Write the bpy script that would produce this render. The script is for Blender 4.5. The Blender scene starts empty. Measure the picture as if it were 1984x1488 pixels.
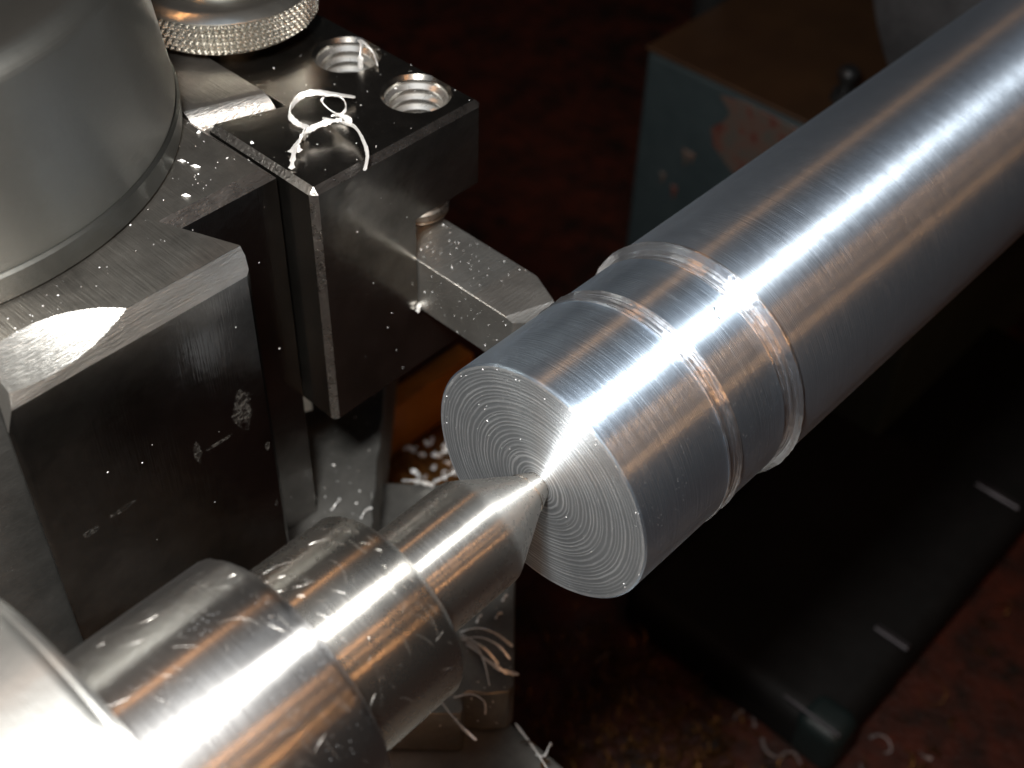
import bpy, bmesh, math, random
from mathutils import Vector, Matrix, noise
random.seed(7)
S = 0.0175                      # one unit of the plan = radius of the turned bar = 17.5 mm
SC = bpy.context.scene
COL = SC.collection
PI = math.pi

# ------------------------------------------------------------------ camera
cam_d = bpy.data.cameras.new('camera'); cam = bpy.data.objects.new('camera', cam_d); COL.objects.link(cam)
right = Vector((0.68358, -0.72944, 0.02806)); down = Vector((-0.49847, -0.49507, -0.71160)); 
right.normalize(); down = (down - down.dot(right)*right).normalized(); fwd = right.cross(down)
CAM = Vector((-4.6986, -3.8830, 7.0146))
m = Matrix((( right.x, -down.x, -fwd.x, CAM.x*S), (right.y, -down.y, -fwd.y, CAM.y*S), (right.z, -down.z, -fwd.z, CAM.z*S), (0, 0, 0, 1)))
cam.matrix_world = m
cam_d.sensor_width = 36; cam_d.lens = 45.15; cam_d.clip_start = 0.004; cam_d.clip_end = 20
cam_d.dof.use_dof = True; cam_d.dof.focus_distance = 9.5*S; cam_d.dof.aperture_fstop = 23
SC.camera = cam
SC.view_settings.view_transform = 'Standard'; SC.view_settings.look = 'None'; SC.view_settings.exposure = 0.3; SC.view_settings.gamma = 1
SC.render.engine = 'CYCLES'

# ------------------------------------------------------------------ light
w = bpy.data.worlds.new('World'); SC.world = w; w.use_nodes = True
w.node_tree.nodes['Background'].inputs[0].default_value = (0.55, 0.62, 0.75, 1)
w.node_tree.nodes['Background'].inputs[1].default_value = 0.006
def area(name, pos, target, sx, sy, power, color):
    l = bpy.data.lights.new(name, 'AREA'); l.shape = 'RECTANGLE'; l.size = sx*S; l.size_y = sy*S; l.energy = power; l.color = color
    o = bpy.data.objects.new(name, l); COL.objects.link(o)
    p = Vector(pos); d = (Vector(target)-p).normalized()
    z = -d; x = Vector((1, 0, 0)); x = (x - x.dot(z)*z).normalized(); y = z.cross(x)
    o.matrix_world = Matrix(((x.x, y.x, z.x, p.x*S), (x.y, y.y, z.y, p.y*S), (x.z, y.z, z.z, p.z*S), (0, 0, 0, 1)))
    return o
FLASH = (-4.51, -1.78, 8.57)
area('camera_flash', FLASH, (0.5, 1.2, 0), 1.8, 1.1, 0.70, (1.0, 0.985, 0.95))
def room(name, deg, dist, x, width, length, power, color):
    a = math.radians(deg)
    return area(name, (x, math.cos(a)*dist, math.sin(a)*dist), (0, 0, 0), length, width, power, color)
WARM = (1.0, 0.46, 0.17)
room('workshop_bulb_front', 59, 45, -10, 1.1, 26, 0.36, WARM)
room('workshop_bulb_rear_high', 129, 45, -10, 1.4, 26, 0.44, WARM)
room('workshop_bulb_rear_mid', 139, 45, -10, 0.9, 26, 0.24, WARM)
room('workshop_bulb_rear_low', 152, 45, -10, 0.9, 26, 0.42, WARM)
room('dim_blue_fill', 100, 60, -20, 55, 60, 1.0, (0.62, 0.78, 1.0))  # unseen bluish fill light, added for grey-blue reflections on the metal

# ------------------------------------------------------------------ node helpers
class NT:
    def __init__(s, name):
        s.m = bpy.data.materials.new(name); s.m.use_nodes = True; s.t = s.m.node_tree
        s.t.nodes.clear(); s.out = s.t.nodes.new('ShaderNodeOutputMaterial')
        tc = s.t.nodes.new('ShaderNodeTexCoord'); s.P = s.map(tc.outputs['Object'], (1/S, 1/S, 1/S))
    def n(s, typ, ins={}, **kw):
        nd = s.t.nodes.new(typ)
        for k, v in kw.items(): setattr(nd, k, v)
        for k, v in ins.items():
            if isinstance(v, bpy.types.NodeSocket): s.t.links.new(v, nd.inputs[k])
            else: nd.inputs[k].default_value = v
        return nd
    def map(s, v, scale=(1, 1, 1), loc=(0, 0, 0), rot=(0, 0, 0)):
        return s.n('ShaderNodeMapping', {'Vector': v, 'Scale': scale, 'Location': loc, 'Rotation': rot}).outputs[0]
    def noise(s, scale=(1, 1, 1), detail=3, rough=.6, vec=None, dist=0, rot=(0,0,0)):
        return s.n('ShaderNodeTexNoise', {'Vector': s.map(vec or s.P, scale, rot=rot), 'Scale': 1.0, 'Detail': detail, 'Roughness': rough, 'Distortion': dist}).outputs['Fac']
    def vor(s, scale, out='Distance', rnd=1.0):
        return s.n('ShaderNodeTexVoronoi', {'Vector': s.map(s.P, scale), 'Scale': 1.0, 'Randomness': rnd}).outputs[out]
    def ramp(s, f, pts, interp='LINEAR'):
        nd = s.n('ShaderNodeValToRGB', {'Fac': f}); cr = nd.color_ramp; cr.interpolation = interp
        while len(cr.elements) < len(pts): cr.elements.new(0.5)
        for e, (p, c) in zip(cr.elements, pts):
            e.position = p; e.color = (c, c, c, 1) if isinstance(c, (int, float)) else (*c, 1)
        return nd.outputs[0]
    def math(s, op, a, b=0.0, c=0.0, clamp=False):
        return s.n('ShaderNodeMath', {0: a, 1: b, 2: c}, operation=op, use_clamp=clamp).outputs[0]
    def mixc(s, f, a, b):
        nd = s.t.nodes.new('ShaderNodeMix'); nd.data_type = 'RGBA'
        for i, v in ((0, f), (6, a), (7, b)):
            if isinstance(v, bpy.types.NodeSocket): s.t.links.new(v, nd.inputs[i])
            else: nd.inputs[i].default_value = v if i == 0 else (*v, 1)
        return nd.outputs[2]
    def bump(s, h, dist, strength=1.0, normal=None):
        ins = {'Height': h, 'Distance': dist*S, 'Strength': strength}
        if normal is not None: ins['Normal'] = normal
        return s.n('ShaderNodeBump', ins).outputs[0]
    def bsdf(s, **k):
        ins = {kk.replace('_', ' '): ((*v, 1) if isinstance(v, tuple) and len(v) == 3 else v) for kk, v in k.items()}
        return s.n('ShaderNodeBsdfPrincipled', ins)
    def surf(s, sh):
        s.t.links.new(sh if isinstance(sh, bpy.types.NodeSocket) else sh.outputs[0], s.out.inputs[0]); return s.m
    def mixs(s, f, a, b):
        nd = s.n('ShaderNodeMixShader', {0: f}); s.t.links.new(a.outputs[0], nd.inputs[1]); s.t.links.new(b.outputs[0], nd.inputs[2]); return nd

def turned(name, col, axis='X', rough=.42, aniso=1.0, rot=.25, groove=130, gdist=.0016, lobe=.35, wide=.55, mottle=.0, scratch=0.0, dust=.0, chatter=0.0, pit=0.0):
    n = NT(name)
    gs = {'X': (groove, 1.5, 1.5), 'Z': (1.5, 1.5, groove)}[axis]
    g = n.noise(gs, 2, .6)
    nrm = n.bump(g, gdist)
    if chatter:
        nrm = n.bump(n.noise((26, 9, 9), 2, .5), chatter, 1, nrm)
    if pit: nrm = n.bump(n.ramp(n.noise((30, 30, 30), 4, .75), ((.35, 0.0), (.75, 1.0))), pit, 1, nrm)
    if mottle:
        nrm = n.bump(n.noise((5, 5, 5), 4, .7), mottle, 1, nrm)
    if scratch:
        for rot_, sc in (((.4, .3, .9), (2.5, 34, 34)), ((.9, 1.2, .2), (2, 40, 40)), ((1.5, .2, 2.1), (3, 44, 44)), ((2.4, .8, .5), (2, 30, 30))):
            h = n.math('MULTIPLY', n.ramp(n.noise(sc, 1, .5, rot=rot_), ((.485, 0.0), (.50, 1.0), (.515, 0.0))), n.ramp(n.noise((4, 4, 4), 3, .6), ((.45, 0.0), (.62, 1.0))))
            nrm = n.bump(h, scratch, 1, nrm)
    tan = n.n('ShaderNodeTangent', direction_type='RADIAL', axis=axis).outputs[0]
    cv = n.mixc(n.noise((3, 3, 3), 5, .7), tuple(c*.86 for c in col), col)
    rr = n.math('MULTIPLY_ADD', n.noise((7, 7, 7), 4, .7), .16, rough-.08)
    a = n.bsdf(Base_Color=cv, Metallic=1.0, Roughness=rr, Anisotropic=aniso, Anisotropic_Rotation=rot, Tangent=tan, Normal=nrm)
    b = n.bsdf(Base_Color=cv, Metallic=1.0, Roughness=wide, Normal=nrm)
    sh = n.mixs(lobe, a, b)
    if dust:
        d = n.math('MULTIPLY', n.ramp(n.vor((34, 34, 34)), ((.0, 1.0), (.07, 1.0), (.12, 0.0))), n.ramp(n.noise((4, 4, 4), 3, .6), ((.45, 0.0), (.62, 1.0))))
        sh = n.mixs(n.math('MULTIPLY', d, dust), sh, n.bsdf(Base_Color=(.8, .82, .85), Roughness=.5))
    return n.surf(sh)

def steel(name, col, rough=.24, brush=(2, 60, 60), bd=.0012, var=.12, lobe=.12, wide=.6, speck=.5, grime=.5, marks=()):
    n = NT(name)
    g = n.noise(brush, 3, .6)
    nrm = n.bump(g, bd); nrm = n.bump(n.noise((2.2, 2.2, 2.2), 3, .6), .006, 1, nrm)
    cl = n.ramp(n.noise((1.3, 1.3, 1.3), 6, .7), ((.3, tuple(c*(1-grime) for c in col)), (.65, col)))
    rr = n.math('MULTIPLY_ADD', n.noise((3, 3, 3), 5, .75), var*2, rough-var)
    a = n.bsdf(Base_Color=cl, Metallic=1.0, Roughness=rr, Normal=nrm)
    b = n.bsdf(Base_Color=cl, Metallic=1.0, Roughness=wide, Normal=nrm)
    sh = n.mixs(lobe, a, b)
    if speck:
        d = n.math('MULTIPLY', n.ramp(n.vor((24, 24, 24)), ((.0, 1.0), (.035, 1.0), (.07, 0.0))), n.ramp(n.noise((2.5, 2.5, 2.5), 3, .6), ((.5, 0.0), (.6, 1.0))))
        sh = n.mixs(n.math('MULTIPLY', d, speck), sh, n.bsdf(Base_Color=(.7, .72, .72), Roughness=.5, Metallic=.5))
    for (px, py, pz, rx, rz) in marks:          # knocks in the face: centre and half-sizes in x and z
        v = n.n('ShaderNodeVectorMath', {0: n.P, 1: (px+2, py-5, pz+2.7)}, operation='SUBTRACT').outputs[0]
        v = n.map(v, (1/rx, 4, 1/rz))
        ln = n.n('ShaderNodeVectorMath', {0: v}, operation='LENGTH').outputs['Value']
        ln = n.math('ADD', ln, n.math('MULTIPLY_ADD', n.noise((9, 9, 9), 4, .7), 1.6, -.8))
        k = n.ramp(ln, ((.55, 1.0), (.8, 0.0)))
        k2 = n.math('MULTIPLY', k, n.ramp(n.noise((14, 14, 14), 4, .7), ((.4, .1), (.62, 1.0))))
        sh = n.mixs(n.math('MULTIPLY', k2, .2), sh, n.bsdf(Base_Color=(.55, .54, .5), Metallic=1.0, Roughness=.6, Normal=n.bump(n.noise((20, 20, 20), 4, .7), .03)))
    return n.surf(sh)

def paint(name, col, col2, rough=.5, sc=2.0, spec=.4, bd=.01):
    n = NT(name)
    c = n.mixc(n.ramp(n.noise((sc, sc, sc), 6, .7), ((.35, 0.0), (.65, 1.0))), col, col2)
    return n.surf(n.bsdf(Base_Color=c, Roughness=rough, Specular_IOR_Level=spec, Normal=n.bump(n.noise((sc*5,)*3, 4, .7), bd)))

# face of the bar: rings left by the facing cut
def face_mat():
    n = NT('faced_aluminium')
    sx = n.n('ShaderNodeSeparateXYZ', {0: n.P})
    r = n.math('SQRT', n.math('ADD', n.math('MULTIPLY', sx.outputs[1], sx.outputs[1]), n.math('MULTIPLY', sx.outputs[2], sx.outputs[2])))
    rv = n.n('ShaderNodeCombineXYZ', {0: r}).outputs[0]
    wob = n.math('MULTIPLY_ADD', n.noise((9, 0, 0), 2, .5, vec=rv), .10, n.math('MULTIPLY', n.noise((5, 5, 5), 3, .6), .016))
    r2 = n.math('ADD', r, wob)
    ring = n.math('SINE', n.math('MULTIPLY', r2, 2*PI*31))
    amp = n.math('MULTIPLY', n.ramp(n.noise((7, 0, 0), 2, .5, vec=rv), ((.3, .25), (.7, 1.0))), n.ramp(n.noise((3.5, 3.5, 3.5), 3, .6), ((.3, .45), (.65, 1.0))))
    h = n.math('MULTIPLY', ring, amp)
    fine = n.noise((300, 0, 0), 1, .5, vec=n.n('ShaderNodeCombineXYZ', {0: r2}).outputs[0])
    nrm = n.bump(h, .0030); nrm = n.bump(fine, .0016, 1, nrm); nrm = n.bump(n.noise((60, 60, 60), 3, .7), .003, 1, nrm)
    tan = n.n('ShaderNodeTangent', direction_type='RADIAL', axis='X').outputs[0]
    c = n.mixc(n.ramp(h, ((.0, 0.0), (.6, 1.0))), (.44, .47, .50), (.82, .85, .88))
    a = n.bsdf(Base_Color=c, Metallic=1.0, Roughness=.46, Anisotropic=1.0, Anisotropic_Rotation=.25, Tangent=tan, Normal=nrm)
    b = n.bsdf(Base_Color=c, Metallic=1.0, Roughness=.6, Normal=nrm)
    sh = n.mixs(.52, a, b)
    d = n.ramp(n.vor((38, 38, 38)), ((.0, 1.0), (.09, 1.0), (.14, 0.0)))
    d = n.math('MULTIPLY', d, n.ramp(n.noise((5, 5, 5), 3, .6), ((.48, 0.0), (.62, .6))))
    sh = n.mixs(d, sh, n.bsdf(Base_Color=(.85, .86, .88), Roughness=.45))
    return n.surf(sh)

ALU = (.64, .77, .92)
M = {}
M['bar'] = turned('turned_aluminium', ALU, rough=.36, gdist=.0044, lobe=.36, wide=.46, mottle=.0004, chatter=.0006, dust=.35)
M['stock'] = turned('bar_stock_aluminium', (.60, .70, .82), rough=.35, gdist=.0044, lobe=.42, wide=.48, mottle=.0001, chatter=.0002, dust=.12)
M['groove'] = turned('grooved_aluminium', (.72, .76, .82), rough=.34, groove=70, gdist=.016, lobe=.20, wide=.45, chatter=.006)
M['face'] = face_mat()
M['point'] = turned('ground_centre_steel', (.66, .64, .60), rough=.28, groove=160, gdist=.0018, lobe=.28, wide=.42, mottle=.0004)
M['collar'] = turned('scratched_collar_steel', (.58, .56, .52), rough=.28, groove=120, gdist=.0018, lobe=.22, wide=.42, mottle=.0)
M['body'] = turned('scuffed_body_steel', (.58, .57, .56), rough=.32, groove=100, gdist=.0020, lobe=.26, wide=.40, mottle=.0001, chatter=.0, dust=.5)
M['quill'] = turned('quill_steel', (.52, .52, .50), rough=.46, groove=60, gdist=.001, lobe=.6, wide=.5, mottle=.004)
M['hub'] = turned('satin_hub_steel', (.33, .335, .315), axis='Z', rough=.40, groove=90, gdist=.0022, lobe=.55, wide=.46, mottle=.002)
M['flange'] = turned('darker_flange_steel', (.24, .245, .23), axis='Z', rough=.40, groove=90, gdist=.0022, lobe=.40, wide=.46, mottle=.003)
M['steel'] = steel('ground_tool_steel', (.32, .30, .27), rough=.22, var=.06, brush=(3, 70, 5), bd=.0010, lobe=.04, speck=.0)
M['steel_side'] = steel('blackened_post_steel', (.17, .165, .16), rough=.19, var=.05, brush=(60, 60, 3), bd=.0008, lobe=.02, speck=.0,
                        marks=((-.955, 2.187, -.10, .12, .25), (-1.40, 2.187, -.25, .05, .12), (-1.215, 2.187, -.282, .16, .03), (-2.09, 2.187, -.317, .16, .04), (-2.36, 2.187, -.346, .10, .05), (-2.72, 2.187, -.374, .05, .07), (-.787, 2.187, -1.36, .03, .06), (-.787, 2.187, -.655, .03, .07)))
M['milled'] = steel('milled_bright_steel', (.60, .59, .56), rough=.34, brush=(6, 70, 70), bd=.007, lobe=.22, wide=.5, speck=.3, grime=.3)
M['edge'] = steel('worn_edge_steel', (.38, .36, .34), rough=.28, brush=(6, 40, 40), bd=.010, lobe=.08, wide=.5, speck=0, grime=.5)
M['lines'] = steel('milled_post_top', (.40, .38, .35), rough=.32, brush=(34, 2, 2), bd=.005, lobe=.25, speck=.4)
M['bit'] = steel('tool_bit_steel', (.62, .61, .58), rough=.34, brush=(4, 45, 45), bd=.006, lobe=.45, wide=.5, speck=.15, grime=.3)
M['nut'] = steel('nut_steel', (.62, .61, .56), rough=.22, brush=(8, 8, 8), bd=.001, lobe=.15, speck=0, grime=.2)
M['thread'] = steel('thread_steel', (.62, .61, .58), rough=.28, brush=(8, 8, 8), bd=.002, lobe=.3, speck=0, grime=.3)
M['screw'] = steel('black_screw_steel', (.42, .35, .28), rough=.35, brush=(8, 8, 8), bd=.002, lobe=.4, speck=0)
M['slide'] = steel('oily_slide_iron', (.25, .245, .23), rough=.44, brush=(5, 5, 40), bd=.003, lobe=.5, wide=.65, speck=.7)
M['saddle'] = steel('saddle_iron_painted_reflection', (.42, .20, .06), rough=.35, brush=(5, 5, 5), bd=.004, lobe=.4, wide=.6, speck=.5)  # oily iron, its orange tint paints in the reflection of the warm lamps
M['chip'] = steel('bright_swarf', (.93, .93, .92), rough=.45, brush=(30, 30, 30), bd=.01, lobe=.6, wide=.8, speck=0, grime=.1)
M['dull_chip'] = steel('dull_pale_swarf', (.34, .31, .31), rough=.5, brush=(30, 30, 30), bd=.01, lobe=.6, wide=.8, speck=0, grime=.5)
M['brown_chip'] = steel('brown_swarf', (.11, .055, .018), rough=.5, brush=(30, 30, 30), bd=.01, lobe=.5, speck=0)
M['tray'] = paint('rust_brown_tray_paint', (.034, .006, .002), (.004, .002, .001), rough=.5, sc=1.6, spec=.3, bd=.03)
M['scratch'] = steel('scratch_burr', (.80, .78, .74), rough=.35, brush=(8, 8, 8), bd=.001, lobe=.4, wide=.5, speck=0, grime=.1)
M['rail'] = paint('rail_painted_reflection', (.40, .15, .02), (.28, .10, .015), rough=.4, sc=2)  # orange sheen of the warm lamps on the rail, put into its colour
M['bed'] = paint('black_oily_bed_paint', (.002, .002, .002), (.004, .004, .004), rough=.65, sc=1.0, spec=.12)
M['teal'] = paint('dark_teal_paint', (.003, .006, .006), (.004, .008, .008), rough=.5, sc=2, spec=.3)
M['strip'] = steel('worn_way_strip', (.07, .065, .07), rough=.55, speck=0)
M['house'] = paint('blue_grey_machine_paint', (.020, .028, .030), (.015, .022, .024), rough=.5, sc=1.2, spec=.3)
M['housetop'] = paint('oily_brown_top', (.026, .012, .0045), (.018, .008, .0032), rough=.5, sc=.8, spec=.3)
M['black'] = paint('black_plastic', (.008, .008, .008), (.012, .012, .012), rough=.3, sc=1)
M['chuck'] = steel('dull_chuck_steel', (.24, .24, .25), rough=.5, brush=(3, 3, 3), bd=.002, lobe=.8, wide=.6, speck=0)

# ------------------------------------------------------------------ object helpers
def tag(o, label=None, cat=None, group=None, kind=None):
    if label: o['label'] = label
    if cat: o['category'] = cat
    if group: o['group'] = group
    if kind: o['kind'] = kind
    return o
def thing(name, label, cat, loc=(0, 0, 0), group=None):
    o = bpy.data.objects.new(name, None); COL.objects.link(o); o.empty_display_size = S
    o.location = Vector(loc)*S
    return tag(o, label, cat, group)
def org(parent):
    p = Vector((0, 0, 0))
    while parent is not None: p += Vector(parent.location)/S; parent = parent.parent
    return p
def obj(name, bm, mat, parent=None, angle=35, loc=None):
    base = org(parent) if parent is not None else Vector(loc or (0, 0, 0))
    bmesh.ops.recalc_face_normals(bm, faces=bm.faces)
    for v in bm.verts: v.co = (v.co - base)*S
    me = bpy.data.meshes.new(name); bm.to_mesh(me); bm.free()
    for mt in (mat if isinstance(mat, (list, tuple)) else [mat]): me.materials.append(mt)
    for p in me.polygons: p.use_smooth = True
    me.set_sharp_from_angle(angle=math.radians(angle))
    o = bpy.data.objects.new(name, me); COL.objects.link(o)
    if parent is not None: o.parent = parent
    else: o.location = base*S
    return o
def lathe(bm, prof, axis='X', c=(0, 0, 0), seg=192, jit=None, a0=0, a1=2*PI):
    """prof: (position along axis, radius); closed where radius is 0"""
    rings = []; full = abs(a1-a0-2*PI) < 1e-6; N = seg if full else seg+1
    for i, (t, r) in enumerate(prof):
        if r <= 1e-6:
            p = Vector(c); p[0 if axis == 'X' else 2] += t; rings.append([bm.verts.new(p)]); continue
        ring = []
        for k in range(N):
            a = a0 + (a1-a0)*k/seg
            rr = r + (jit(i, a) if jit else 0)
            if axis == 'X': p = (c[0]+t, c[1]+rr*math.cos(a), c[2]+rr*math.sin(a))
            else: p = (c[0]+rr*math.cos(a), c[1]+rr*math.sin(a), c[2]+t)
            ring.append(bm.verts.new(p))
        rings.append(ring)
    for A, B in zip(rings, rings[1:]):
        for k in range(seg):
            a, b = A[k % len(A)], A[(k+1) % len(A)]; d, e = B[k % len(B)], B[(k+1) % len(B)]
            if len(A) == 1 and len(B) == 1: continue
            if len(A) == 1: bm.faces.new((a, d, e))
            elif len(B) == 1: bm.faces.new((a, b, d))
            else: bm.faces.new((a, b, e, d))
    return bm
def lat(prof, **k): return lathe(bmesh.new(), prof, **k)
def prism(poly, lo, hi, axis='Z', bev=0, seg=1, bm=None):
    """extrude a 2D polygon; axis Z: (x,y); axis Y: (x,z); axis X: (y,z)"""
    b = bmesh.new()
    def P(u, v, t): return {'Z': (u, v, t), 'Y': (u, t, v), 'X': (t, u, v)}[axis]
    A = [b.verts.new(P(u, v, lo)) for u, v in poly]; B = [b.verts.new(P(u, v, hi)) for u, v in poly]
    n = len(poly); b.faces.new(A); b.faces.new(B[::-1])
    for i in range(n): b.faces.new((A[i], B[i], B[(i+1) % n], A[(i+1) % n]))
    bmesh.ops.recalc_face_normals(b, faces=b.faces)
    if bev: bmesh.ops.bevel(b, geom=list(b.edges), offset=bev, segments=seg, affect='EDGES', profile=.5)
    return b
def box(x0, x1, y0, y1, z0, z1, bev=0, seg=1): return prism([(x0, y0), (x1, y0), (x1, y1), (x0, y1)], z0, z1, 'Z', bev, seg)
def subtract(bm, cutters):
    """bm minus every cutter (exact booleans, result as a bmesh)"""
    def tmp(b, nm):
        bmesh.ops.recalc_face_normals(b, faces=b.faces)
        me = bpy.data.meshes.new(nm); b.to_mesh(me); b.free(); o = bpy.data.objects.new(nm, me); COL.objects.link(o); return o
    a = tmp(bm, 'a'); cs = []
    for c in cutters:
        o = tmp(c, 'c'); cs.append(o); md = a.modifiers.new('b', 'BOOLEAN'); md.operation = 'DIFFERENCE'; md.solver = 'EXACT'; md.object = o
    dg = bpy.context.evaluated_depsgraph_get(); dg.update()
    r = bmesh.new(); me = a.evaluated_get(dg).to_mesh(); r.from_mesh(me); a.evaluated_get(dg).to_mesh_clear()
    for o in [a]+cs: me = o.data; bpy.data.objects.remove(o); bpy.data.meshes.remove(me)
    return r
def smooth_path(pts, sub=5):
    pts = [Vector(p) for p in pts]; out = []
    for i in range(len(pts)-1):
        p0 = pts[max(i-1, 0)]; p1 = pts[i]; p2 = pts[i+1]; p3 = pts[min(i+2, len(pts)-1)]
        for k in range(sub):
            t = k/sub
            out.append(.5*((2*p1)+(p2-p0)*t+(2*p0-5*p1+4*p2-p3)*t*t+(3*p1-p0-3*p2+p3)*t**3))
    out.append(pts[-1]); return out
def ribbon(bm, pts, wdt, thk, rag=.0, sub=5, twist=0.0):
    """a curled chip: flat ribbon section with ragged edges swept along a smooth path"""
    P = smooth_path(pts, sub) if sub > 1 else [Vector(p) for p in pts]; n = len(P); rings = []
    up = Vector((.12, .2, 1)).normalized()
    for i, p in enumerate(P):
        t = (P[min(i+1, n-1)]-P[max(i-1, 0)]).normalized()
        s = t.cross(up); s = s.normalized() if s.length > 1e-4 else Vector((1, 0, 0))
        q = s.cross(t)
        a = twist*i/n; s, q = s*math.cos(a)+q*math.sin(a), q*math.cos(a)-s*math.sin(a)
        e = .5 if i in (0, n-1) else 1
        ww = wdt*e*(1+rag*random.uniform(-1, 1)); tt = thk*(1+rag*.5*random.uniform(-1, 1))
        rings.append([bm.verts.new(p+s*ww*a1+q*tt*b1) for a1, b1 in ((-.5, -.2), (0, -.5), (.5, -.2), (.5, .2), (0, .5), (-.5, .2))])
    for A, B in zip(rings, rings[1:]):
        for k in range(6): bm.faces.new((A[k], A[(k+1) % 6], B[(k+1) % 6], B[k]))
    bm.faces.new(rings[0]); bm.faces.new(rings[-1][::-1])
    return bm

# ------------------------------------------------------------------ the setting: chip tray and lathe bed
bm = bmesh.new()
nx, ny = 90, 80; vs = []
for i in range(nx+1):
    for j in range(ny+1):
        x = -40+110*i/nx; y = -40+100*j/ny
        vs.append(bm.verts.new((x, y, -9+.05*noise.noise(Vector((x*.7, y*.7, 0))))))
for i in range(nx):
    for j in range(ny):
        a = i*(ny+1)+j; bm.faces.new((vs[a], vs[a+ny+1], vs[a+ny+2], vs[a+1]))
tag(obj('chip_tray_floor', bm, M['tray']), 'rust brown oily chip tray floor under the lathe', kind='structure')

t = thing('lathe_bed', 'black oily lathe bed casting below the bar, with dark teal corner', 'machine bed', (4.8, .4, -9))
obj('casting', box(4.83, 14, -1.34, 2.3, -8.98, -8.03, .30, 5), M['bed'], t)
obj('corner_block', box(4.79, 5.45, -1.42, -.70, -8.9, -7.99, .22, 5), M['teal'], t)
for x, y0, y1, wd in ((4.90, -1.36, -.45, .035), (6.70, -1.30, -.75, .12), (10.15, -1.20, -.45, .15)):
    obj('way_strip', box(x, x+wd, y0, y1, -8.04, -7.955, .02), M['strip'], t)

# ------------------------------------------------------------------ headstock side: housing, chuck, knobs
t = thing('machine_housing', 'blue-grey painted machine housing with brown oily top behind the bar', 'machine housing', (10, 4, -9))
obj('shell', box(10, 24, 1.2, 6.62, -9, -3.28, .10, 3), M['house'], t)
obj('top_cover', box(9.99, 24, 1.19, 6.64, -3.272, -3.20, .02), M['housetop'], t)
bm = bmesh.new()
pts = []
pn = NT('peeling_label_paper')
cc = n1 = pn.ramp(pn.noise((3.2, 3.2, 3.2), 5, .7), ((.38, (.050, .012, .008)), (.48, (.055, .032, .024)), (.66, (.034, .034, .029))))
M['label'] = pn.surf(pn.bsdf(Base_Color=cc, Roughness=.6))
lp = [(5.15, -3.42), (5.05, -3.5), (4.92, -3.62), (5.0, -3.8), (5.22, -4.02), (5.12, -4.3), (4.85, -4.5), (4.5, -4.7), (4.2, -4.75), (3.7, -4.6), (3.5, -4.0), (3.6, -3.36), (4.3, -3.34), (4.7, -3.33)]
obj('worn_label', prism(lp, 9.955, 9.992, 'X', .008), M['label'], t)
for (y, z, r) in ((5.62, -4.75, .07), (5.75, -5.5, .06), (5.2, -5.65, .05), (5.5, -4.72, .05), (6.0, -5.35, .05), (4.95, -5.2, .04)):
    b = bmesh.new(); lathe(b, [(9.97, 0), (9.975, r*.7), (9.993, r)], c=(0, y, z), seg=10, jit=lambda i, a: .02*math.sin(3*a))
    for v in b.verts: v.co.z = z+(v.co.z-z)*2.2
    obj('rust_spot', b, M['label'], t)

t = thing('lathe_chuck', 'dull grey lathe chuck gripping the far end of the bar', 'chuck', (10.3, 0, 0))
obj('chuck_body', lat([(10.35, 1.15), (10.30, 1.2), (10.30, 3.40), (10.38, 3.52), (13.5, 3.52), (13.5, 0)], seg=128), M['chuck'], t)
for k in range(3):
    a = math.radians(35)+k*2*PI/3
    b = box(9.6, 10.31, 1.06, 2.9, -.45, .45, .06)
    bmesh.ops.rotate(b, verts=b.verts, cent=(0, 0, 0), matrix=Matrix.Rotation(a, 3, 'X'))
    obj('jaw', b, M['chuck'], t)

t = thing('round_knob', 'small black round knob on the brown housing top beside the bar', 'knob', (10.9, 3.55, -3.2))
obj('base', lat([(-3.2, .20), (-3.06, .17), (-3.04, 0)], axis='Z', c=(10.9, 3.62, 0), seg=40), M['black'], t)
obj('cap', lat([(-3.05, .09), (-2.92, .10), (-2.86, .15), (-2.74, .16), (-2.68, .11), (-2.66, 0)], axis='Z', c=(10.9, 3.62, 0), seg=40), M['black'], t)
t = thing('control_lever', 'black control lever with shiny tip behind the housing corner', 'lever', (12.2, 7.1, -9))
obj('stem', lat([(-9, .34), (-3.2, .33), (-2.1, .30), (-2.0, 0)], axis='Z', c=(12.5, 7.15, 0), seg=32), M['black'], t)
obj('tip', lat([(-2.0, .12), (-1.9, .2), (-1.75, .22), (-1.6, .12), (-1.57, 0)], axis='Z', c=(12.5, 7.15, 0), seg=32), M['nut'], t)

# ------------------------------------------------------------------ carriage: saddle, cross slide, compound
t = thing('lathe_saddle', 'oily saddle of the lathe carriage below the tool, warm lamp reflection painted in', 'saddle', (0, 3, -6))
obj('saddle_wing', box(-6, 4.1, 3.4, 5.2, -6.2, -5.2, .05, 2), M['saddle'], t)
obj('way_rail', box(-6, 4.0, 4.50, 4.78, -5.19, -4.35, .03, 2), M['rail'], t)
tag(obj('cross_slide', box(-4.4, .40, -6, 12, -5.18, -4.28, .05, 2), M['slide'], loc=(0, 0, -5.2)), 'grey cross slide end under the compound, strewn with chips', 'cross slide')
e1 = Vector((.735, .68)); e2 = Vector((.68, -.735))
def cp(l): return [tuple(e1*a+e2*b) for a, b in l]
t = thing('compound_slide', 'grey iron compound slide set at an angle beneath the tool post', 'compound slide', (-1, 4, -4.3))
obj('base_plate', prism(cp([(.27, -3.0), (.27, -.56), (.34, -.53), (.47, -.56), (.52, -.50), (.50, -.33), (.52, -.12), (.60, -.06), (3.1, -.06), (3.1, -1.52), (9, -1.52), (9, -8), (.045, -8), (.045, -3)]), -4.26, -3.6, 'Z', .015), M['slide'], t)
ep = [(1.25, -1.47)]
for k in range(1, 18):
    ep.append((1.25+k*.2, -1.47+random.uniform(-.025, .025)))
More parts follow.
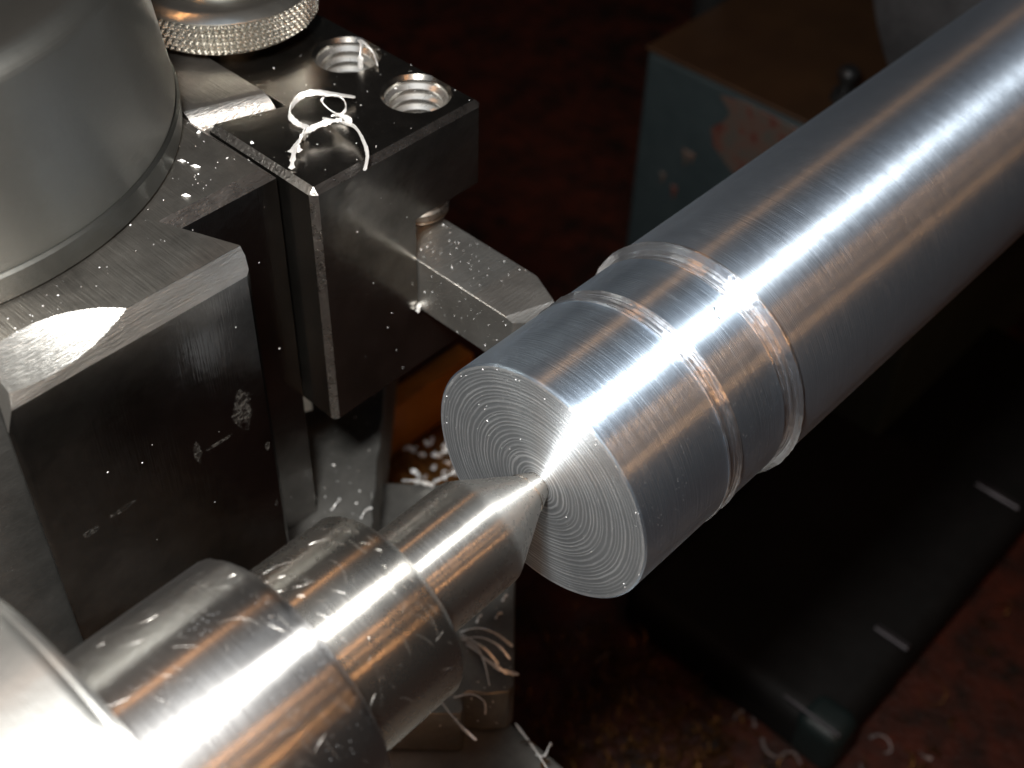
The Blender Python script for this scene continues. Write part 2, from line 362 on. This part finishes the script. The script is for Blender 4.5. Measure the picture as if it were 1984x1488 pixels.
obj('top_plate', prism(cp([(1.25, -7.5)]+ep+[(9, -1.47), (9, -7.5)]), -3.58, -2.72, 'Z', .012), M['slide'], t)

# ------------------------------------------------------------------ tool post
TP = thing('tool_post', 'dark steel quick-change tool post with grey round clamping hub', 'tool post', (-2, 5, -2.7))
zt = 1.31
body = box(-4.1, .06, 2.81, 6.95, -2.70, zt, .0)
bmesh.ops.bevel(body, geom=[e for e in body.edges if all(v.co.z > 1 for v in e.verts)], offset=.085, segments=1, affect='EDGES')
bo = obj('body', body, [M['steel_side'], M['edge'], M['lines']], TP, 25)
for p in bo.data.polygons:
    if p.normal.z > .98: p.material_index = 2
    elif p.normal.z > .1: p.material_index = 1
# male dovetail towards the bar: wider at its face, top edge milled off
def dovetail(front, base_x, face_x, mat_top):
    pass
dv = prism([(-2.40, 2.95), (-2.68, 2.187), (-.735, 2.187), (-.705, 2.20), (-.695, 2.235), (-.97, 2.95)], -2.3, zt+.003, 'Z')
cut = prism([(1.9, .78), (2.187, 1.095), (2.262, zt), (2.262, 2.2), (1.9, 2.2)], -4, 1, 'X')
dish = bmesh.new(); bmesh.ops.create_uvsphere(dish, u_segments=128, v_segments=96, radius=1.6)
bmesh.ops.translate(dish, verts=dish.verts, vec=(-2.27, 1.80, zt+1.6-.195))
cut2 = prism([(-3.0, 1.5), (-3.0, 1.0), (-2.685, .92), (-2.60, 1.14), (-2.50, 1.5)], 1.9, 2.45, 'Y')
dv = subtract(dv, [cut, dish, cut2])
# the milled chamfer keeps its own brighter finish
me_o = obj('front_dovetail', dv, [M['steel_side'], M['milled'], M['lines']], TP, 20)
for p in me_o.data.polygons:
    c = p.center/S + Vector((-2, 5, -2.7)); nn = p.normal
    if nn.z > .95 and c.z > 1.29: p.material_index = 2
    elif nn.z > .25: p.material_index = 1
sd = prism([(.05, 3.80), (.69, 3.56), (.69, 6.14), (.05, 5.9)], -2.3, zt-.006, 'Z')
ed = [e for e in sd.edges if all(v.co.z > 1 and v.co.y < 4 for v in e.verts)]
bmesh.ops.bevel(sd, geom=ed, offset=.20, segments=5, affect='EDGES', profile=.5)
so = obj('side_dovetail', sd, [M['lines'], M['milled']], TP, 20)
for p in so.data.polygons:
    if p.normal.y < -.2 and p.normal.z > .2: p.material_index = 1
# milled strip on the post's own top edge
obj('side_face', box(-4.08, -2.50, 2.70, 2.80, -2.4, 1.12, .02), M['slide'], TP)
hc = (-1.95, 5.19, 0)
obj('hub_flange', lat([(1.312, 2.20), (1.312, 2.32), (1.34, 2.35), (1.53, 2.36), (1.55, 2.34), (1.55, 2.0)], axis='Z', c=hc, seg=256), M['flange'], TP)
obj('clamping_hub', lat([(1.54, 2.325), (1.60, 2.335), (2.1, 2.28), (2.72, 2.205), (2.77, 2.19), (2.82, 2.145), (2.855, 2.09), (2.87, 2.03), (2.86, 1.6), (2.80, 1.5), (2.80, .8), (2.9, .75), (3.3, .7), (3.3, 0)], axis='Z', c=hc, seg=256), M['hub'], TP)

# ------------------------------------------------------------------ tool holder
TH = thing('tool_holder', 'square-cornered dark steel tool holder clamping the cutting tool', 'tool holder', (1, 4, -1.27))
Y0 = 2.45; X0, X1 = .115, 1.95; ZT = 1.248; ZB = -1.27
hb = box(X0, X1, Y0, 7.0, ZB, ZT)
be = [e for e in hb.edges]
bmesh.ops.bevel(hb, geom=be, offset=.052, segments=1, affect='EDGES')
slot = box(1.15, 3, 2.0, 8, -.552, .44)
notch = prism([(-.5, 3.90), (.02, 3.74), (.73, 3.50), (.73, 6.2), (.02, 5.96), (-.5, 5.9)], -3, 3, 'Z')
holes = [(1.62, 2.905), (1.62, 3.76), (1.62, 5.9)]
cuts = [slot, notch]
for hx, hy in holes: cuts.append(lat([(.1, 0), (.1, .2665), (ZT-.035, .2665), (ZT+.004, .302), (2, .302), (2, 0)], axis='Z', c=(hx, hy, 0), seg=72))
NC = (1.186, 4.846, 0)
cuts.append(lat([(ZT-.055, 0), (ZT-.055, .84), (2, .84), (2, 0)], axis='Z', c=NC, seg=128))
hb = subtract(hb, cuts)
ho = obj('holder_block', hb, [M['steel'], M['edge'], M['steel_side']], TH, 22)
for p in ho.data.polygons:
    n_ = p.normal; k = sorted((abs(n_.x), abs(n_.y), abs(n_.z)))
    ce = p.center/S + Vector((1, 4, -1.27))
    if .3 < k[1] and k[2] < .93 and (ce.x < .2 or ce.x > 1.9 or ce.y < 2.52) and not (.73 > ce.x > .2 and ce.y > 2.6): p.material_index = 1
for hx, hy in holes[:2]:
    prof = []; z = 1.20; i = 0
    while z > .2:
        prof += [(z, .266), (z-.020, .266), (z-.050, .226), (z-.062, .226), (z-.085, .266)]; z -= .100
    obj('threaded_bore', lat(prof, axis='Z', c=(hx, hy, 0), seg=72), M['thread'], TH)
    zt2 = .66
    sp = [(zt2-.10, 0), (zt2-.10, .11), (zt2, .12), (zt2, .18), (zt2-.03, .222)]
    z = zt2-.06
    while z > .08: sp += [(z, .222), (z-.032, .262), (z-.042, .262), (z-.075, .222)]; z -= .095
    sp += [(.03, .19), (.004, .17), (.004, 0)]
    obj('set_screw', lat(sp, axis='Z', c=(hx, hy, 0), seg=64), M['screw'], TH)
# knurled height nut
bm = bmesh.new(); NK, ROWS, sub, vsub = 92, 4, 4, 7
zb, zh = 1.41, .305
N = NK*sub; R_ = ROWS*vsub; rings = []
def tri(x): x = x-math.floor(x); return 1-abs(2*x-1)
for j in range(R_+1):
    f = j/R_; ring = []
    for i in range(N):
        u = i/sub; v = j/vsub
        h = min(tri(u+v), tri(u-v)); h = min(h, .85)
        e = min(1, j/2, (R_-j)/2+.6)
        r = .770+.030*f + .046*h*e
        a = 2*PI*i/N; ring.append(bm.verts.new((NC[0]+r*math.cos(a), NC[1]+r*math.sin(a), zb+zh*f)))
    rings.append(ring)
for A, B in zip(rings, rings[1:]):
    for i in range(N): bm.faces.new((A[i], A[(i+1) % N], B[(i+1) % N], B[i]))
nut = obj('height_nut', bm, M['nut'], TH, 60)
tz = zb+zh
obj('nut_top', lat([(tz-.004, .832), (tz+.006, .828), (tz+.055, .750), (tz+.062, .70), (tz+.058, .52), (tz+.03, .50), (tz+.03, .44), (tz+.10, .42), (tz+.16, .38), (tz+.19, .30), (tz+.19, 0)], axis='Z', c=NC, seg=128), M['nut'], nut)
obj('nut_underside', lat([(zb+.001, .772), (zb-.004, .74), (zb-.004, .2)], axis='Z', c=NC, seg=96), M['screw'], nut)
obj('stud', lat([(1.1, .24), (1.5, .24)], axis='Z', c=NC, seg=48), M['screw'], TH)

# ------------------------------------------------------------------ cutting tool
TB = thing('cutting_tool', 'short square steel cutting tool reaching from the holder to the bar', 'cutting tool', (1.44, 2, -.55))
tp = prism([(1.163, 6.5), (1.163, 1.335), (1.285, 1.235), (1.545, 1.215), (1.60, 1.27), (1.735, 1.585), (1.735, 6.5)], -.548, 0, 'Z')
bmesh.ops.bevel(tp, geom=[e for e in tp.edges], offset=.006, segments=1, affect='EDGES')
gr = lat([(-1, 0), (-1, .62), (3, .62), (3, 0)], axis='X', c=(0, 0, 0), seg=64)
bmesh.ops.rotate(gr, verts=gr.verts, cent=(0, 0, 0), matrix=Matrix.Rotation(math.radians(-20), 3, 'Z'))
bmesh.ops.translate(gr, verts=gr.verts, vec=(.9, 1.30, .585))
obj('tool_shank', subtract(tp, [gr]), M['bit'], TB, 18)

# ------------------------------------------------------------------ the bar
def ragged(amp, which):
    def f(i, a):
        return amp*noise.noise(Vector((math.cos(a)*9, math.sin(a)*9, i*3.1)))+amp*.6*noise.noise(Vector((math.cos(a)*34, math.sin(a)*34, i*1.7))) if i in which else 0
    return f
BAR = thing('aluminium_bar', 'thick shiny aluminium bar with a freshly turned end', 'metal bar', (0, 0, 0))
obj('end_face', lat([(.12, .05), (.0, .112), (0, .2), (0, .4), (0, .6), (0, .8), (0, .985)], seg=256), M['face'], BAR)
obj('turned_section', lat([(0, .985), (.012, 1.0), (.4, 1.0), (.945, 1.0)], seg=256), M['bar'], BAR)
obj('tool_mark_ring', lat([(.944, 1.0), (.952, 1.011), (.960, 1.002), (.985, .986), (1.0, .992), (1.015, .98), (1.04, .978), (1.055, .99), (1.07, .984), (1.085, 1.002), (1.096, 1.012), (1.105, .998)], seg=320, jit=ragged(.007, (1, 3, 5, 8, 10))), M['groove'], BAR)
obj('turned_section', lat([(1.104, .998), (1.4, .998), (1.64, .998)], seg=256), M['bar'], BAR)
obj('shoulder_ring', lat([(1.639, .998), (1.66, .980), (1.675, .984), (1.70, .970), (1.725, .982), (1.75, .972), (1.765, .995), (1.785, 1.005), (1.795, 1.045), (1.802, 1.060), (1.812, 1.044), (1.825, 1.050), (1.84, 1.040), (1.86, 1.036)], seg=320, jit=ragged(.007, (1, 3, 5, 8, 9, 11))), M['groove'], BAR)
obj('bar_stock', lat([(1.859, 1.036), (3, 1.036), (6, 1.034), (10.5, 1.03), (10.5, 0)], seg=256), M['stock'], BAR)

# ------------------------------------------------------------------ centre and tailstock
LC = thing('live_centre', 'pointed steel live centre pressed into the end of the bar', 'lathe centre', (-2, 0, 0))
obj('point', lat([(.155, 0), (.13, .022), (.035, .086), (0, .106), (-.12, .164), (-.125, .158), (-.585, .407), (-.615, .420), (-.66, .425), (-1.0, .425), (-1.46, .425)], seg=192), M['point'], LC)
obj('collar', lat([(-1.44, .42), (-1.43, .44), (-1.425, .62), (-1.435, .66), (-1.475, .705), (-1.50, .715), (-1.9, .718), (-2.32, .718)], seg=192), M['collar'], LC)
obj('bearing_body', lat([(-2.27, .715), (-2.255, .74), (-2.25, .84), (-2.262, .89), (-2.30, .935), (-2.34, .952), (-2.9, .955), (-3.7, .955)], seg=224, jit=ragged(.010, (3, 4))), M['body'], LC)
def scratches(parent, x0, x1, rad, count, seed):
    rn = random.Random(seed); bm = bmesh.new()
    for k in range(count):
        x = rn.uniform(x0, x1); a = rn.uniform(1.0, 3.0); d = rn.uniform(0, 6.28) if rn.random() < .4 else rn.gauss(1.1, .35)
        L = rn.uniform(.03, .30)*rn.random()+.02; cv = rn.uniform(-3, 3); wd = rn.uniform(.0004, .0009); n_ = 6; row = []
        for i in range(n_):
            t = L*(i/(n_-1)-.5); dd = d+cv*t; px = x+math.cos(dd)*t; pa = a+math.sin(dd)*t/rad
            w_ = wd*(1-(2*i/(n_-1)-1)**2)+.0002
            qx, qa = -math.sin(dd)*w_, math.cos(dd)*w_/rad
            row.append([bm.verts.new((px+s_*qx, (rad+h_)*math.cos(pa+s_*qa), (rad+h_)*math.sin(pa+s_*qa))) for s_, h_ in ((-1, -.0006), (0, .0002), (1, -.0004))])
        for A, B in zip(row, row[1:]):
            for q in (0, 1): bm.faces.new((A[q], B[q], B[q+1], A[q+1]))
    bmesh.ops.delete(bm, geom=[v for v in bm.verts if not (x0 < v.co.x < x1)], context='VERTS')
    tag(obj('scratches', bm, M['scratch'], parent, 80), kind='stuff')
scratches(LC, -2.25, -1.50, .7184, 70, 3)
scratches(LC, -3.50, -2.35, .9554, 150, 5)
QL = thing('tailstock_quill', 'wide bright steel tailstock quill, out of focus in the near corner', 'tailstock quill', (-3.6, 0, 0))
obj('quill_barrel', lat([(-3.55, .96), (-3.52, 1.0), (-3.515, 1.55), (-3.525, 1.62), (-3.545, 1.675), (-3.575, 1.69), (-3.59, 1.685), (-3.60, 1.70), (-3.63, 1.715), (-3.66, 1.72), (-9, 1.72), (-9, 0)], seg=256), M['quill'], QL)

# ------------------------------------------------------------------ chips
def chip(pts, wdt, thk, label, name='curled_chip', mat='chip', rag=.16, group=None, twist=None, sub=7):
    if twist is None: twist = random.uniform(1.2, 3.2)
    thk *= .55; wdt *= 1.12
    o = obj(name, ribbon(bmesh.new(), pts, wdt, thk, rag, sub, twist), M[mat], loc=pts[0], angle=50)
    return tag(o, label, 'metal chip', group or ('loose metal chips' if name == 'curled_chip' else None))
chip([(1.167, 3.148, 1.30), (1.012, 3.218, 1.36), (.879, 3.30, 1.40), (.785, 3.362, 1.38), (.68, 3.352, 1.34), (.615, 3.305, 1.30), (.604, 3.193, 1.28), (.629, 3.097, 1.28)], .042, .03, 'bright chip on the tool holder top, hooked upper one with a straight end')
chip([(.887, 3.197, 1.40), (.856, 3.187, 1.38), (.867, 3.118, 1.33), (.906, 3.041, 1.30), (.951, 3.014, 1.34), (.995, 3.074, 1.37), (.971, 3.136, 1.40), (.893, 3.19, 1.41)], .020, .018, 'thin closed loop of chip inside the hooked chip on the holder')
chip([(.186, 2.777, 1.262), (.31, 2.89, 1.30), (.40, 2.95, 1.31), (.478, 2.988, 1.33), (.594, 2.972, 1.36), (.712, 2.936, 1.37), (.81, 2.902, 1.36)], .035, .025, 'ragged bright chip rising from the left front of the holder top', rag=.45)
chip([(.33, 2.91, 1.28), (.40, 2.965, 1.30), (.48, 3.0, 1.31), (.55, 3.02, 1.31)], .085, .03, 'broad crumpled flake on the left arm of the arched chip', rag=.5)
chip([(.797, 3.118, 1.28), (.813, 3.028, 1.30), (.812, 2.882, 1.34), (.817, 2.753, 1.36), (.739, 2.571, 1.36), (.66, 2.438, 1.33), (.546, 2.345, 1.29)], .036, .03, 'arched bright chip whose end hangs over the holder front edge', rag=.18)
chip([(.80, 3.0, 1.36), (.83, 2.90, 1.375), (.82, 2.80, 1.372)], .05, .025, 'short flat flake at the top of the arched chip', rag=.3)
chip([(1.733, 3.709, 1.36), (1.69, 3.65, 1.375), (1.648, 3.60, 1.38), (1.60, 3.56, 1.33), (1.597, 3.562, 1.20)], .040, .03, 'white straight chip standing in the rear threaded hole')
chip([(1.737, 3.694, 1.36), (1.737, 3.611, 1.34), (1.731, 3.535, 1.30), (1.662, 3.417, 1.27)], .032, .022, 'grey chip leaning over the rim of the rear threaded hole')
chip([(1.64, 3.0, .96), (1.64, 2.93, .84), (1.66, 2.88, .76)], .022, .02, 'small straight chip down in the front threaded hole')
chip([(1.50, -.30, .958), (1.47, -.34, .945), (1.46, -.39, .926)], .010, .008, 'tiny dark fibre lying on the turned part of the bar', name='dark_fibre', mat='black')
# on the compound plate
zc = -3.56
P = lambda l, z=zc, h=.05: [(x, y, z+h*math.sin(PI*i/max(1, len(l)-1))) for i, (x, y) in enumerate(l)]
chip(P([(.446, 1.228), (.542, 1.096), (.621, .929), (.684, .746)], h=.12), .032, .025, 'long bowed chip topmost in the tangle on the lower plate edge')
chip(P([(.409, 1.163), (.401, .96), (.328, .785), (.211, .604)], h=.08), .028, .02, 'chip pointing down the plate from the tangle below the centre')
chip(P([(.395, 1.093), (.36, .9), (.34, .78), (.378, .594), (.496, .49)], h=.12), .034, .022, 'curved chip reaching past the right edge of the lower plate', rag=.3)
chip(P([(.42, 1.15), (.50, 1.0), (.55, .82), (.56, .66)], h=.1), .024, .02, 'thin grey chip in the middle of the plate edge tangle')
chip(P([(.43, 1.20), (.40, 1.07), (.39, .95), (.42, .84), (.44, .70)], h=.16), .026, .02, 'crossing chip lowest in the tangle on the lower plate')
chip(P([(-.117, .757), (.001, .636), (.026, .492), (-.038, .417)], h=.07), .024, .02, 'hooked thin chip above the notch in the lower plate')
chip(P([(-.218, .861), (-.266, .676), (-.297, .476), (-.285, .29)], h=.04), .026, .02, 'long thin chip crossing the front edge of the lower plate')
chip(P([(.637, 1.189), (.69, 1.21), (.738, 1.217)], h=.02), .026, .02, 'tiny chip nearest the centre on the lower plate')
chip(P([(.803, 1.089), (.85, 1.10), (.903, 1.092)], h=.02), .026, .02, 'tiny straight chip beside the right edge of the lower plate')
chip(P([(1.00, 1.185), (1.05, 1.20), (1.098, 1.206)], h=.02), .03, .02, 'tiny chip just under the tapered point on the lower plate')
chip(P([(.145, 2.702), (.242, 2.715), (.312, 2.757)], z=-2.69, h=.03), .030, .02, 'bright sliver on the compound top right beside the collar')
chip(P([(.279, 2.419), (.36, 2.44), (.452, 2.446)], z=-2.69, h=.03), .026, .02, 'bluish sliver on the compound top near its angled edge')
chip(P([(.28, .033), (.292, -.057), (.408, -.019), (.466, 0.0)], z=-4.22, h=.08), .032, .02, 'forked bright chip on the cross slide edge at the bottom')
chip(P([(.387, .405), (.28, .033), (.243, -.147)], z=-4.22, h=.06), .024, .02, 'long grey chip beside the forked one on the cross slide')
# shiny chips lying on the tray
for l, wd, lb in (([(4.90, -.10), (4.86, -.18), (4.80, -.24)], .07, 'bright short chip on the tray, leftmost below the bed corner'),
                  ([(4.74, -.42), (4.64, -.50), (4.60, -.62), (4.66, -.74)], .06, 'hooked pale chip on the tray at the bottom edge'),
                  ([(4.66, -.78), (4.78, -.80), (4.84, -.90), (4.80, -1.02)], .07, 'curled pale chip next to the hooked one at the bottom edge'),
                  ([(5.79, -1.50), (5.90, -1.58), (5.92, -1.72), (5.84, -1.82), (5.76, -1.76)], .06, 'c-shaped chip on the tray just below the bed corner'),
                  ([(5.36, -1.62), (5.30, -1.66), (5.26, -1.76)], .05, 'faint small chip between the bed corner and the frame edge'),
                  ([(6.10, -2.12), (6.04, -2.20), (6.10, -2.30)], .05, 'faint chip at the bottom edge, rightmost on the tray'),
                  ([(4.95, .05), (4.87, .02), (4.80, .06), (4.72, .04)], .04, 'dull thin chip on the tray left of the bright ones'),
                  ([(4.02, 2.05), (4.18, 2.02), (4.3, 2.0)], .04, 'dim upright-looking sliver on the tray below the bar face')):
    chip([(x, y, -8.93+.05*math.sin(i*1.3)) for i, (x, y) in enumerate(l)], wd*.75, .03, lb, mat='dull_chip', rag=.3)
# chips behind the point, on the compound's lower plate
for l, wd, z, lb in (([(1.62, 2.80), (1.78, 2.70), (1.92, 2.72)], .06, -3.55, 'bright crumpled chip behind the tapered point, left one'),
                  ([(1.95, 2.76), (2.05, 2.62), (2.16, 2.64)], .07, -3.5, 'bright crumpled chip behind the tapered point, next to the bar face'),
                  ([(1.40, 3.06), (1.46, 2.90), (1.60, 2.78)], .04, -3.56, 'white curved chip on the lower plate behind the point'),
                  ([(2.1, 3.1), (2.25, 3.0), (2.4, 3.04)], .05, -3.5, 'brownish white chip highest behind the bar face')):
    chip([(x, y, z+.07*math.sin(i*1.7)) for i, (x, y) in enumerate(l)], wd, .03, lb, rag=.5)

bm = bmesh.new()
for k in range(28):
    c = Vector((random.gauss(2.9, .22), random.gauss(3.85, .2), -5.12+abs(random.gauss(0, .16))))
    L = random.uniform(.05, .16); a = random.uniform(0, 6.28); q = []
    for i in range(4): q.append(c+Vector((math.cos(a+i*.5), math.sin(a+i*.5), random.uniform(-.3, .6)))*L*i/3)
    ribbon(bm, q, random.uniform(.03, .07), .012, .5, 3, random.uniform(0, 3))
tag(obj('bright_shavings', bm, M['chip'], angle=40), 'heap of bright silver shavings behind the centre, below the tool', 'shavings', kind='stuff')
# brown swarf strewn on the tray: nobody could count it
def curl(bm, c, r, a0, sweep, wdt, pitch, tilt):
    n = 7; pts = []
    ax = Matrix.Rotation(tilt, 3, (math.cos(a0), math.sin(a0), 0))
    for i in range(n):
        a = a0+sweep*i/(n-1); pts.append(Vector(c)+ax @ Vector((r*math.cos(a), r*math.sin(a), pitch*i)))
    ribbon(bm, pts, wdt, wdt*.5, .25, 1)
bm = bmesh.new()
for k in range(620):
    x = random.gauss(3.6, 1.5); y = random.gauss(.9, 1.1)
    if x > 4.75 and y > -1.5: x = 4.7-random.random()*1.5
    curl(bm, (x, y, -8.93+random.random()*.22), random.uniform(.04, .20), random.uniform(0, 6.28), random.uniform(1.2, 5), random.uniform(.012, .03), random.uniform(0, .02), random.uniform(-1, 1))
for k in range(350):
    x = random.uniform(5, 22); y = random.uniform(-7, -1.6) + (x-5)*.25
    if y > -1.6 and x < 14.2: continue
    curl(bm, (x, y, -8.95+random.random()*.1), random.uniform(.05, .2), random.uniform(0, 6.28), random.uniform(1.2, 5), random.uniform(.015, .03), random.uniform(0, .02), random.uniform(-1, 1))
tag(obj('brown_swarf', bm, M['brown_chip'], angle=60), 'brown curly swarf strewn over the chip tray', 'swarf', kind='stuff')
bm = bmesh.new()
for k in range(240):
    x = random.uniform(-.6, .38); y = random.uniform(-3.2, .1)
    curl(bm, (x, y, -4.24+random.random()*.10), random.uniform(.03, .14), random.uniform(0, 6.28), random.uniform(1.2, 5), random.uniform(.012, .026), random.uniform(0, .02), random.uniform(-1, 1))
for k in range(110):
    x = random.uniform(1.8, 3.2); y = random.uniform(2.6, 4.2)
    curl(bm, (x, y, -5.15+random.random()*.25), random.uniform(.04, .18), random.uniform(0, 6.28), random.uniform(1.2, 5), random.uniform(.012, .026), random.uniform(0, .02), random.uniform(-1, 1))
tag(obj('slide_swarf', bm, M['brown_chip'], angle=60), 'brown fine swarf piled on the cross slide and saddle', 'swarf', kind='stuff')
# aluminium dust and crumbs on the flat tops
bm = bmesh.new()
def crumb(x, y, z, s, nrm=(0, 0, 1)):
    a = random.uniform(0, 6.28); L = s*random.uniform(.8, 2.6)
    d = Vector((math.cos(a), math.sin(a), 0)); n_ = Vector(nrm)
    d = (d-d.dot(n_)*n_); d = d.normalized() if d.length > .1 else Vector((0, 0, 1)); e = n_.cross(d)
    c = Vector((x, y, z))
    v = [bm.verts.new(c+d*L*p+e*s*q+n_*s*r) for p, q, r in ((-.5, 0, .1), (0, .5, .1), (.5, .1, .15), (.1, -.5, .1), (0, 0, .7))]
    for i in range(4): bm.faces.new((v[i], v[(i+1) % 4], v[4]))
    bm.faces.new((v[3], v[2], v[1], v[0]))
def rs(): return random.choice((.004, .005, .006, .007, .008, .010, .014))
for k in range(55): crumb(random.uniform(.2, 1.9), random.uniform(2.5, 4.2), ZT, rs()*.8)
for k in range(70):
    x = random.uniform(-1.3, .0); y = random.uniform(2.95, 4.2); crumb(x, y, zt, rs())
for k in range(60): crumb(random.uniform(-2.4, -.8), random.uniform(2.55, 2.8), zt, rs()*.8)
for k in range(80): crumb(random.uniform(1.17, 1.72), random.uniform(1.7, 2.9), .001, rs()*.85)
for k in range(30): crumb(1.163, random.uniform(1.4, 2.4), random.uniform(-.53, -.02), rs()*.7, (-1, 0, 0))
for k in range(14): crumb(random.uniform(.16, 1.15), 2.45, random.uniform(-1.2, 1.2), rs()*.6, (0, -1, 0))
for k in range(10): crumb(random.uniform(-.9, .0), 2.81, random.uniform(-2.5, 1.1), rs()*.8, (0, -1, 0))
for k in range(7): crumb(random.uniform(-2.6, -.7), 2.187, random.uniform(-1.7, 1.0), rs()*.8, (0, -1, 0))
for k in range(160):
    a = random.uniform(-.5, 1.5); b = random.uniform(-3, -1.5); p = e1*(1.3+a*1.2+.6)+e2*b
    crumb(p.x, p.y, -2.72, rs()*1.2)
for k in range(90):
    p = e1*random.uniform(.1, 2.6)+e2*random.uniform(-1.0, -.1)
    crumb(p.x, p.y, -3.6, rs()*1.2)
for (x, y, z, s) in ((.15, 3.2, zt, .03), (-.35, 3.25, zt, .035), (-.38, 3.38, zt, .03), (-.62, 3.0, zt, .035), (-.05, 3.6, zt, .03), (1.14, 2.43, -.50, .05), (1.13, 2.43, -.54, .045)): crumb(x, y, z, s)
for k in range(90):
    a = random.uniform(0, 6.28); r = random.choice((random.uniform(.92, .985), random.uniform(.3, .98)))
    crumb(0, r*math.cos(a), r*math.sin(a), rs()*.55, (-1, 0, 0))
tag(obj('metal_dust', bm, M['chip'], angle=10), 'bright aluminium dust and crumbs scattered over the steel tops', 'metal dust', kind='stuff')
